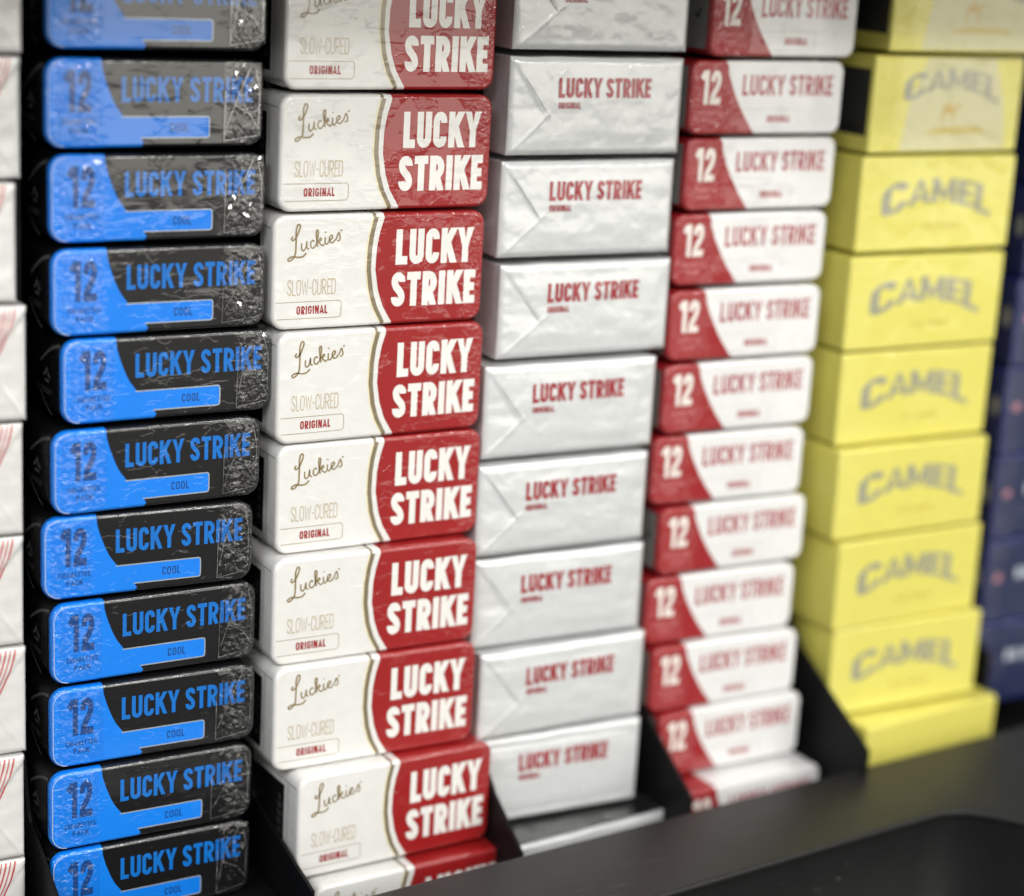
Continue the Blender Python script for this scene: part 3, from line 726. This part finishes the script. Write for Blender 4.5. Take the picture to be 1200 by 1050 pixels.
# tax label on the long side
mb = MB(); xs_ = -W_ / 2 - .04
mb.add([(xs_, 8.5, 4.0), (xs_, 8.5, H_ - 5.0), (xs_, 60, H_ - 5.0), (xs_, 60, 4.0)], [(0, 1, 2, 3)])
for k in range(6): lay_left(mb, text_quads('0,70'[k % 4] + '27', 1.4, .16, .12), xs_ - .03, 10 + 0 * k, 7 + k * 2.4, 1)
lay_left(mb, line([(0.0 + 1.6, 2.2), (60, 2.2)], .25), xs_ - .02, 0, 0, 2); lay_left(mb, line([(1.6, H_ - 3.2), (60, H_ - 3.2)], .25), xs_ - .02, 0, 0, 2)
lay_left(mb, line([(6.4, 2.3), (6.4, H_ - 3.3)], .25), xs_ - .01, 0, 0, 2)
big_parts.append(('side_label', mb.mesh('side_label', [M_sb, M_sg, M_sw])))
r0 = empty('cigarette_pack', 'x', 'cigarette pack', 'large white and red packs in the second full stack')
link('body', big_body, r0)
for nm, me in big_parts: link(nm, me, r0)
RL = ['large white and red pack cut by the top edge of the photo',
 'large white and red pack, second from the top, orange sheen across its red half',
 'large white and red pack, third from the top of its stack',
 'large white and red pack, fourth from the top, beside the blue pack jutting right',
 'large white and red pack, fifth from the top of its stack',
 'large white and red pack, third above the slanting divider foot',
 'large white and red pack resting on the one shifted to the right',
 'large white and red pack shifted right, low above the black lip, beside the slanting divider']
big_proto = r0
for i, (x, y, z, a) in enumerate(PACKS['big_red'][2]):
    o = r0 if i == 0 else copy_tree(r0)
    o['label'] = RL[i]; place(o, x, y, z, a, H_)
o = copy_tree(r0); o['label'] = 'white and red pack lying against the black lip with only its top showing'
place(o, 235.2, 443.2, -254.2 - H_ / 2 - .2, 2.6, H_)

# ================================================================== silver-white soft packs
W_, H_ = PACKS['silver'][:2]
kwS = dict(uL=-99, uR=99, crinkle=.3, fine=.30, ripple=.40, coat_rough=.10)
M_sp = wrapped('paper_silver', (0.66, 0.67, 0.665, 1), .38, .12, base_bump=.10, **kwS)
M_sr = wrapped('print_dark_red', (0.33, 0.018, 0.026, 1), .5, 0, **kwS)
silver = []
for s_, kind in ((1, 'folded'), (2, 'folded'), (3, 'folded'), (4, 'flat')):
    me, d = soft_body(W_, H_, 84, s_, kind, M_sp, 'body')
    r0 = empty('cigarette_pack', 'x', 'soft pack', 'silver white soft packs in the third full stack')
    link('body', me, r0)
    mb = MB(); lay(mb, text_quads('LUCKY STRIKE', 5.2, .205, .075, X(.80) - X(.265)), X(.265), Z(.415), -.14, disp=d); link('brand_lettering', mb.mesh('brand_lettering', [M_sr]), r0)
    mb = MB(); lay(mb, text_quads('ORIGINAL', 1.7, .19, .11, X(.395) - X(.268)), X(.268), Z(.525), -.12, disp=d); link('variant_lettering', mb.mesh('variant_lettering', [M_sr]), r0)
    if kind == 'folded':
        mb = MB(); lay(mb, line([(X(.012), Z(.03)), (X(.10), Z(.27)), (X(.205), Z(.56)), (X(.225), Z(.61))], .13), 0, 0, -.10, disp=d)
        link('crease_shade', mb.mesh('crease_shade', [plastic('crease_shadow', (.20, .20, .19, 1), .5, 0)]), r0)  # dark line painted along the fold as crease shade
    silver.append(r0)
SL = ['silver white soft pack cut by the top edge of the photo',
 'silver white soft pack, second from the top of its stack',
 'silver white soft pack, third from the top of its stack',
 'silver white soft pack, fourth from the top, beside the black gap',
 'silver white soft pack, first one stepped left below the four upper ones',
 'silver white soft pack, sixth from the top of its stack',
 'silver white soft pack, seventh from the top of its stack',
 'silver white soft pack resting on the lowest upright one',
 'lowest upright silver white soft pack, smooth face without a fold line, above the lip']
pick = [0, 1, 2, 0, 1, 2, 1, 0, 3]; used = set()
for i, (x, y, z, a) in enumerate(PACKS['silver'][2]):
    k = pick[i]; o = silver[k] if k not in used else copy_tree(silver[k]); used.add(k)
    o['label'] = SL[i]; place(o, x, y, z, a, H_)
o = copy_tree(silver[3]); o['label'] = 'silver white soft pack pushed forward against the lip, only its top showing'
mb = MB(); W_s, H_s = W_, H_
mb.add([(-W_s / 2 + .6, 1.2, H_s + .12), (W_s / 2 - .6, 1.2, H_s + .12), (W_s / 2 - .8, 40, H_s + .12), (-W_s / 2 + .8, 40, H_s + .12)], [(0, 1, 2, 3)])
link('foil_strip', mb.mesh('foil_strip', [wrapped('foil_dark', (0.03, 0.03, 0.03, 1), .3, .6, fine=.9, ripple=.9)]), o)
place(o, 292.0, 443.6, -254.3 - H_ / 2, 5.0, H_)

# ================================================================== small red and white packs
W_, H_ = PACKS['small_red'][:2]
kw = dict(uL=-13.5, uR=15.0, zone=3.0, crinkle=.42, fine=.28, ripple=.4)
M_w2 = wrapped('card_white', (0.76, 0.755, 0.74, 1), .55, 0, **kw)
M_r2 = wrapped('print_red_small', (0.31, 0.009, 0.013, 1), .5, 0, **kw)
M_t2 = wrapped('print_red_text', (0.36, 0.05, 0.06, 1), .5, 0, **kw)
M_p2 = wrapped('print_pink', (0.55, 0.16, 0.17, 1), .5, 0, **kw)
M_n2 = wrapped('print_white_small', (0.80, 0.74, 0.68, 1), .55, 0, **kw)
M_l2 = wrapped('print_grey_line', (0.45, 0.42, 0.40, 1), .5, 0, **kw)
M_g2 = wrapped('side_grey_sheen', (0.22, 0.22, 0.205, 1), .4, .2, fine=.3)
small_body = pack_body(W_, H_, 3.0, .85, 86, [(.215, .42)], [M_r2, M_w2, M_g2], 'body')
B = .85
bx = interp([(0, .222), (.15, .232), (.35, .262), (.55, .300), (.75, .345), (.9, .385), (1, .412)])
sm_parts = []
mb = MB(); lay(mb, [(0, p) for p in strips(lambda v: -rightedge2(v), lambda v: X(bx(v)), B, H_ - B, 26)] if False else [(0, p) for p in strips(lambda v: -W_ / 2 + B + (2.3 - math.sqrt(max(0, 2.3**2 - max(0, 2.3 - min(v, 1 - v) * (H_ - 2 * B)) ** 2))), lambda v: X(bx(v)), B, H_ - B, 30)], 0, 0, -.03)
sm_parts.append(('red_panel', mb.mesh('red_panel', [M_r2])))
mb = MB(); lay(mb, [(0, p) for p in strips(lambda v: X(bx(v)), rightedge_s if False else (lambda v: W_ / 2 - B - (2.3 - math.sqrt(max(0, 2.3**2 - max(0, 2.3 - min(v, 1 - v) * (H_ - 2 * B)) ** 2)))), B, H_ - B, 30)], 0, 0, -.03)
sm_parts.append(('white_panel', mb.mesh('white_panel', [M_w2])))
mb = MB(); lay(mb, text_quads('LUCKY STRIKE', 5.7, .175, .09, X(.925) - X(.325)), X(.325), Z(.47), -.06); sm_parts.append(('brand_lettering', mb.mesh('brand_lettering', [M_t2])))
mb = MB(); lay(mb, text_quads('12', 9.2, .2, .10, 6.4), X(.062), Z(.59), -.06); sm_parts.append(('count_numeral', mb.mesh('count_numeral', [M_n2])))
mb = MB(); lay(mb, text_quads('CIGARETTES', 1.25, .16, .12, 8.2), X(.055), Z(.735), -.06); lay(mb, text_quads('PACK', 1.25, .16, .12, 4.2), X(.09), Z(.84), -.06); sm_parts.append(('small_lettering', mb.mesh('small_lettering', [M_p2])))
mb = MB(); lay(mb, text_quads('ORIGINAL', 2.0, .22, .11, X(.655) - X(.50)), X(.50), Z(.835), -.06); sm_parts.append(('variant_lettering', mb.mesh('variant_lettering', [M_t2])))
mb = MB(); lay(mb, line([(X(.335), Z(.655)), (X(.70), Z(.655)), (X(.71), Z(.68)), (X(.71), Z(.89)), (X(.70), Z(.915)), (X(.40), Z(.915))], .13), 0, 0, -.06); sm_parts.append(('variant_frame', mb.mesh('variant_frame', [M_l2])))
mb = MB(); xs_ = -W_ / 2 - .04
mb.add([(xs_, 2.2, 1.8), (xs_, 2.2, H_ - 1.8), (xs_, 80, H_ - 1.8), (xs_, 80, 1.8)], [(0, 1, 2, 3)])  # grey sheet has the side film's reflection painted in; the emblem is print
lay_left(mb, line([(5.2, H_ * .62), (6.2, H_ * .5), (7.6, H_ * .55)], .8), xs_ - .03, 0, 0, 1)
sm_parts.append(('side_print', mb.mesh('side_print', [M_g2, M_sb])))
r0 = empty('cigarette_pack', 'x', 'cigarette pack', 'small red and white packs in the fourth full stack')
link('body', small_body, r0)
for nm, me in sm_parts: link(nm, me, r0)
TL = ['small red and white pack cut by the top edge of the photo, jutting furthest right',
 'small red and white pack, second from the top, with strong glare over its 12',
 'small red and white pack, third from the top of its stack',
 'small red and white pack, fourth from the top of its stack',
 'small red and white pack, fifth from the top of its stack',
 'small red and white pack, sixth from the top of its stack',
 'small red and white pack, seventh from the top, swung slightly left',
 'small red and white pack, eighth from the top, stepped right of both its neighbours',
 'small red and white pack, fourth above the lip among the upright ones',
 'small red and white pack, third above the lip among the upright ones',
 'lowest fully upright small red and white pack, its corner cut by the slanting divider']
TL[8] = 'small red and white pack stepped furthest left, just under the one stepped right'
TL[9] = 'small red and white pack directly above the lowest upright one'
for i, (x, y, z, a) in enumerate(PACKS['small_red'][2]):
    o = r0 if i == 0 else copy_tree(r0)
    o['label'] = TL[i]; place(o, x, y, z, a, H_)
o = copy_tree(r0); o['label'] = 'small red and white pack lying forward against the lip, half hidden'
place(o, 351.0, 446.2, -250.0 - H_ / 2, 3.0, H_)

# ================================================================== yellow packs
W_, H_ = PACKS['yellow'][:2]
kw = dict(uL=-21, uR=99, zone=4, crinkle=.30, fine=.30, ripple=.30, coat_rough=.12)
M_y = wrapped('card_yellow', (0.72, 0.655, 0.13, 1), .55, 0, **kw)
M_yg = wrapped('print_grey', (0.34, 0.33, 0.235, 1), .5, .1, **kw)
M_yd = wrapped('print_dull_gold', (0.55, 0.42, 0.06, 1), .5, 0, **kw)
M_yp = wrapped('card_pale_grey', (0.62, 0.58, 0.30, 1), .5, 0, **kw)
M_yo = wrapped('print_ochre', (0.55, 0.36, 0.05, 1), .5, 0, **kw)
yel_body = pack_body(W_, H_, .9, .6, 86, [], [M_y], 'body', seg=3)
def arch(cu, amp, half):
    def f(x, z):
        s = (x - X(cu)) / (half * W_); return x, z - amp * s * s
    return f
def camel_text(u0, u1, v, H, amp, mat):
    mb = MB(); W0 = X(u1) - X(u0); x = X(u0)
    for c, f_, hh, dz in (('C', .24, 1.22, -.6), ('A', .20, .98, 0), ('M', .24, .98, 0), ('E', .165, 1.0, 0), ('L', .165, 1.15, -.7)):
        q = text_quads(c, H * hh, .175, .1, W0 * f_ * .93)
        lay(mb, q, x, Z(v) + dz, -.06, warp=arch((u0 + u1) / 2, amp, (u1 - u0) / 2))
        if c in 'AML':     # slab feet
            feet = {'A': (0, .78), 'M': (0, .78), 'L': (0,)}[c]
            for k in feet: lay(mb, [(3, [(0, 0), (W0 * f_ * .24, 0), (W0 * f_ * .24, H * .09), (0, H * .09)])], x + W0 * f_ * k - .25, Z(v) + dz, -.06, warp=arch((u0 + u1) / 2, amp, (u1 - u0) / 2))
        x += W0 * f_
    return mb.mesh('brand_lettering', [mat])
def yroot(): return empty('cigarette_pack', 'x', 'cigarette pack', 'yellow packs in the right hand stack')
ya = yroot(); link('body', yel_body, ya)
link('brand_lettering', camel_text(.14, .86, .49, 7.4, 4.2, M_yg), ya)
mb = MB(); lay(mb, text_quads('FILTERS', 1.5, .16, .2, X(.66) - X(.42)), X(.42), Z(.77), -.06); link('small_lettering', mb.mesh('small_lettering', [M_yd]), ya)
# upper kind: a pale field with a camel standing on sand, and a black label on the long side
yb_ = yroot(); link('body', yel_body, yb_)
mb = MB(); lay(mb, [(0, [(X(.20), Z(.97)), (X(.92), Z(.97)), (X(.88), Z(.50)), (X(.80), Z(.03)), (X(.34), Z(.03)), (X(.24), Z(.50))])], 0, 0, -.03); link('pale_field', mb.mesh('pale_field', [M_yp]), yb_)
link('brand_lettering', camel_text(.20, .84, .34, 6.0, 3.8, M_yg), yb_)
camel_side = [(0, 0), (.5, 0), (.7, 2.2), (1.3, 2.5), (2.7, 2.4), (3.3, 2.2), (3.5, 0), (4.0, 0), (3.95, 2.4), (4.4, 3.0), (4.8, 3.9), (5.5, 3.7), (5.6, 4.2), (5.0, 4.7), (4.5, 4.6), (4.1, 3.7), (3.5, 3.9), (3.0, 4.1), (2.4, 5.3), (1.7, 4.2), (.9, 4.0), (.3, 3.3), (.1, 2.0)]
mb = MB()
cm = [(a * 1.25, b * 1.25) for a, b in camel_side]
for tri in ([0, 1, 2, 22], [2, 3, 20, 21, 22], [3, 4, 17, 18, 19, 20], [4, 5, 8, 16, 17], [5, 6, 7, 8], [8, 9, 15, 16], [9, 10, 14, 15], [10, 11, 12, 13, 14]):
    lay(mb, [(0, [cm[i] for i in tri])], X(.46), Z(.70), -.06)
link('camel_emblem', mb.mesh('camel_emblem', [M_yo]), yb_)
mb = MB(); lay(mb, [(0, [(X(.34), Z(.80)), (X(.78), Z(.80)), (X(.72), Z(.745)), (X(.5), Z(.735)), (X(.42), Z(.76))])], 0, 0, -.045); link('sand_patch', mb.mesh('sand_patch', [M_yd]), yb_)
mb = MB(); xs_ = -W_ / 2 - .04
mb.add([(xs_, 1.7, 4.8), (xs_, 1.7, H_ - 4.0), (xs_, 60, H_ - 4.0), (xs_, 60, 4.8)], [(0, 1, 2, 3)]); link('side_label', mb.mesh('side_label', [M_sb]), yb_)
YL = ['yellow pack with pale field cut by the top edge of the photo',
 'yellow pack with a gold camel on a pale field, second from the top',
 'plain yellow pack with arched grey lettering, the highest of the plain ones',
 'plain yellow pack, second highest of the plain ones with arched grey lettering',
 'plain yellow pack, third highest of the plain ones with arched grey lettering',
 'plain yellow pack, fourth highest of the plain ones with arched grey lettering',
 'plain yellow pack resting on the lowest upright yellow one',
 'lowest upright yellow pack, its left side cut by the slanting divider']
for i, (x, y, z, a) in enumerate(PACKS['yellow'][2]):
    src = yb_ if i < 2 else ya
    o = src if i in (0, 2) else copy_tree(src)
    o['label'] = YL[i]; place(o, x, y, z, a, H_)
o = yroot(); link('body', yel_body, o); link('small_lettering', bpy.data.objects['small_lettering'].data if False else mb.mesh('side_label', [M_sb]), o); o['label'] = 'yellow pack turned and pushed forward onto the lip, its corner poking out right'
place(o, 419.5, 446.5, -239.2 - H_ / 2, 6.4, H_)

# ================================================================== white soft packs with red stripes at the left edge
W_, H_ = PACKS['white_soft'][:2]
M_ws = wrapped('paper_white', (0.66, 0.655, 0.63, 1), .45, 0, base_bump=.08, **kwS)
M_st = wrapped('print_stripe', (0.50, 0.06, 0.07, 1), .5, 0, **kwS)
def folded_right(w_, h, seed):
    g = soft_disp(w_, h, seed, 'plain')
    def d(x, z):
        u = x / w_ + .5; v = 1 - z / h
        s_ = (1 - u) * w_ / 12.0 - v * 2.0 + .12          # crease from the top right corner down to the left
        y = g(x, z)
        if u > .6 and v < .62: y -= .28 * ramp(-.03, .03, s_)
        s2 = (1 - u) * w_ / 12.0 - (1 - v) * 1.6
        if u > .6: y -= .15 * math.exp(-(s2 / .03) ** 2)
        return y
    return d
white = []
_sd = soft_disp
for s_ in (11, 12):
    dd = folded_right(W_, H_, s_)
    soft_disp = lambda w_, h, seed, kind, dd=dd: dd
    me, d = soft_body(W_, H_, 84, s_, 'plain', M_ws, 'body')
    r0 = empty('cigarette_pack', 'x', 'soft pack', 'white soft packs with red stripes at the left edge of the photo')
    link('body', me, r0)
    mb = MB()
    for k in range(7):
        x1 = W_ / 2 - 2.6 - k * 1.15
        pts = bez((x1, H_ - .5), (x1 - .5, H_ - 4), (x1 - 2.0, H_ - 8), (x1 - 4.6, H_ - 12.5), 10)
        lay(mb, line(pts, .42 if k % 2 == 0 else .3), 0, 0, -.10, disp=d)
    link('red_stripes', mb.mesh('red_stripes', [M_st]), r0)
    white.append(r0)
soft_disp = _sd
WL = ['white soft pack in the top left corner of the photo, cut by both edges',
 'white striped soft pack at the left edge, second from the top',
 'white striped soft pack at the left edge, third from the top, set back furthest left',
 'white striped soft pack at the left edge, fourth down, the first to jut right',
 'white striped soft pack at the left edge, fifth from the top',
 'white striped soft pack at the left edge, sixth from the top',
 'white striped soft pack at the left edge, third from the bottom',
 'white striped soft pack at the left edge, second from the bottom',
 'white striped soft pack in the bottom left corner of the photo']
for i, (x, y, z, a) in enumerate(PACKS['white_soft'][2]):
    o = white[i % 2] if i < 2 else copy_tree(white[i % 2])
    o['label'] = WL[i]; place(o, x, y, z, a, H_)

# ================================================================== navy packs at the right edge
W_, H_ = 55.0, 28.2
kw = dict(uL=-20, uR=99, zone=3, crinkle=.5, fine=.45, ripple=.5, coat_rough=.15)
M_nv = wrapped('card_navy', (0.006, 0.012, 0.10, 1), .45, 0, **kw)
M_nb = wrapped('foil_blue_grey', (0.022, 0.030, 0.085, 1), .4, .2, **kw)
M_nr = wrapped('print_rose', (0.40, 0.17, 0.21, 1), .5, 0, **kw)
M_nw = wrapped('print_ice', (0.45, 0.50, 0.56, 1), .5, 0, **kw)
nav_body = pack_body(W_, H_, 1.2, .7, 86, [], [M_nv], 'body', seg=3)
r0 = empty('cigarette_pack', 'x', 'cigarette pack', 'navy packs at the right edge of the photo'); link('body', nav_body, r0)
mb = MB(); lay(mb, [(0, [(X(.03), Z(.95)), (X(.97), Z(.95)), (X(.97), Z(.05)), (X(.03), Z(.05))])], 0, 0, -.03); link('blue_panel', mb.mesh('blue_panel', [M_nb]), r0)
mb = MB(); lay(mb, [(0, [(X(.07) + 1.6 + 1.7 * math.cos(a), Z(.45) + 1.5 * math.sin(a)) for a in [i * math.pi / 5 for i in range(10)]])], 0, 0, -.06); link('rose_emblem', mb.mesh('rose_emblem', [M_nr]), r0)
mb = MB(); lay(mb, text_quads('BLUE', 3.6, .2, .1, 14), X(.24), Z(.48), -.06); link('pale_lettering', mb.mesh('pale_lettering', [M_nw]), r0)
mb = MB(); xs_ = -W_ / 2 - .04
lay_left(mb, [(0, [(4 + 1.6 * math.cos(a), H_ * .55 + 3.4 * math.sin(a)) for a in [i * math.pi / 5 for i in range(10)]])], xs_, 0, 0); link('side_emblem', mb.mesh('side_emblem', [M_sw]), r0)
NL = ['navy blue pack at the right edge, top one beside the yellow stack', 'navy blue pack at the right edge, second from the top',
 'navy blue pack at the right edge, third from the top', 'navy blue pack at the right edge, fourth from the top',
 'navy blue pack at the right edge, fifth from the top', 'navy blue pack at the right edge, third from the bottom',
 'navy blue pack at the right edge, resting on the lowest one', 'lowest navy blue pack at the right edge, above the black lip']
for i in range(8):
    o = r0 if i == 0 else copy_tree(r0)
    o['label'] = NL[i]
    xo = [3, 2.0, 1.2, .2, -.2, 0.2, 0.6, .6][i]
    place(o, 449.5 + W_ / 2 + xo, 463, -33.5 - i * 28.75, 0, H_)
# every pack carries its proper name; unused prototypes do not exist, as each prototype is itself placed
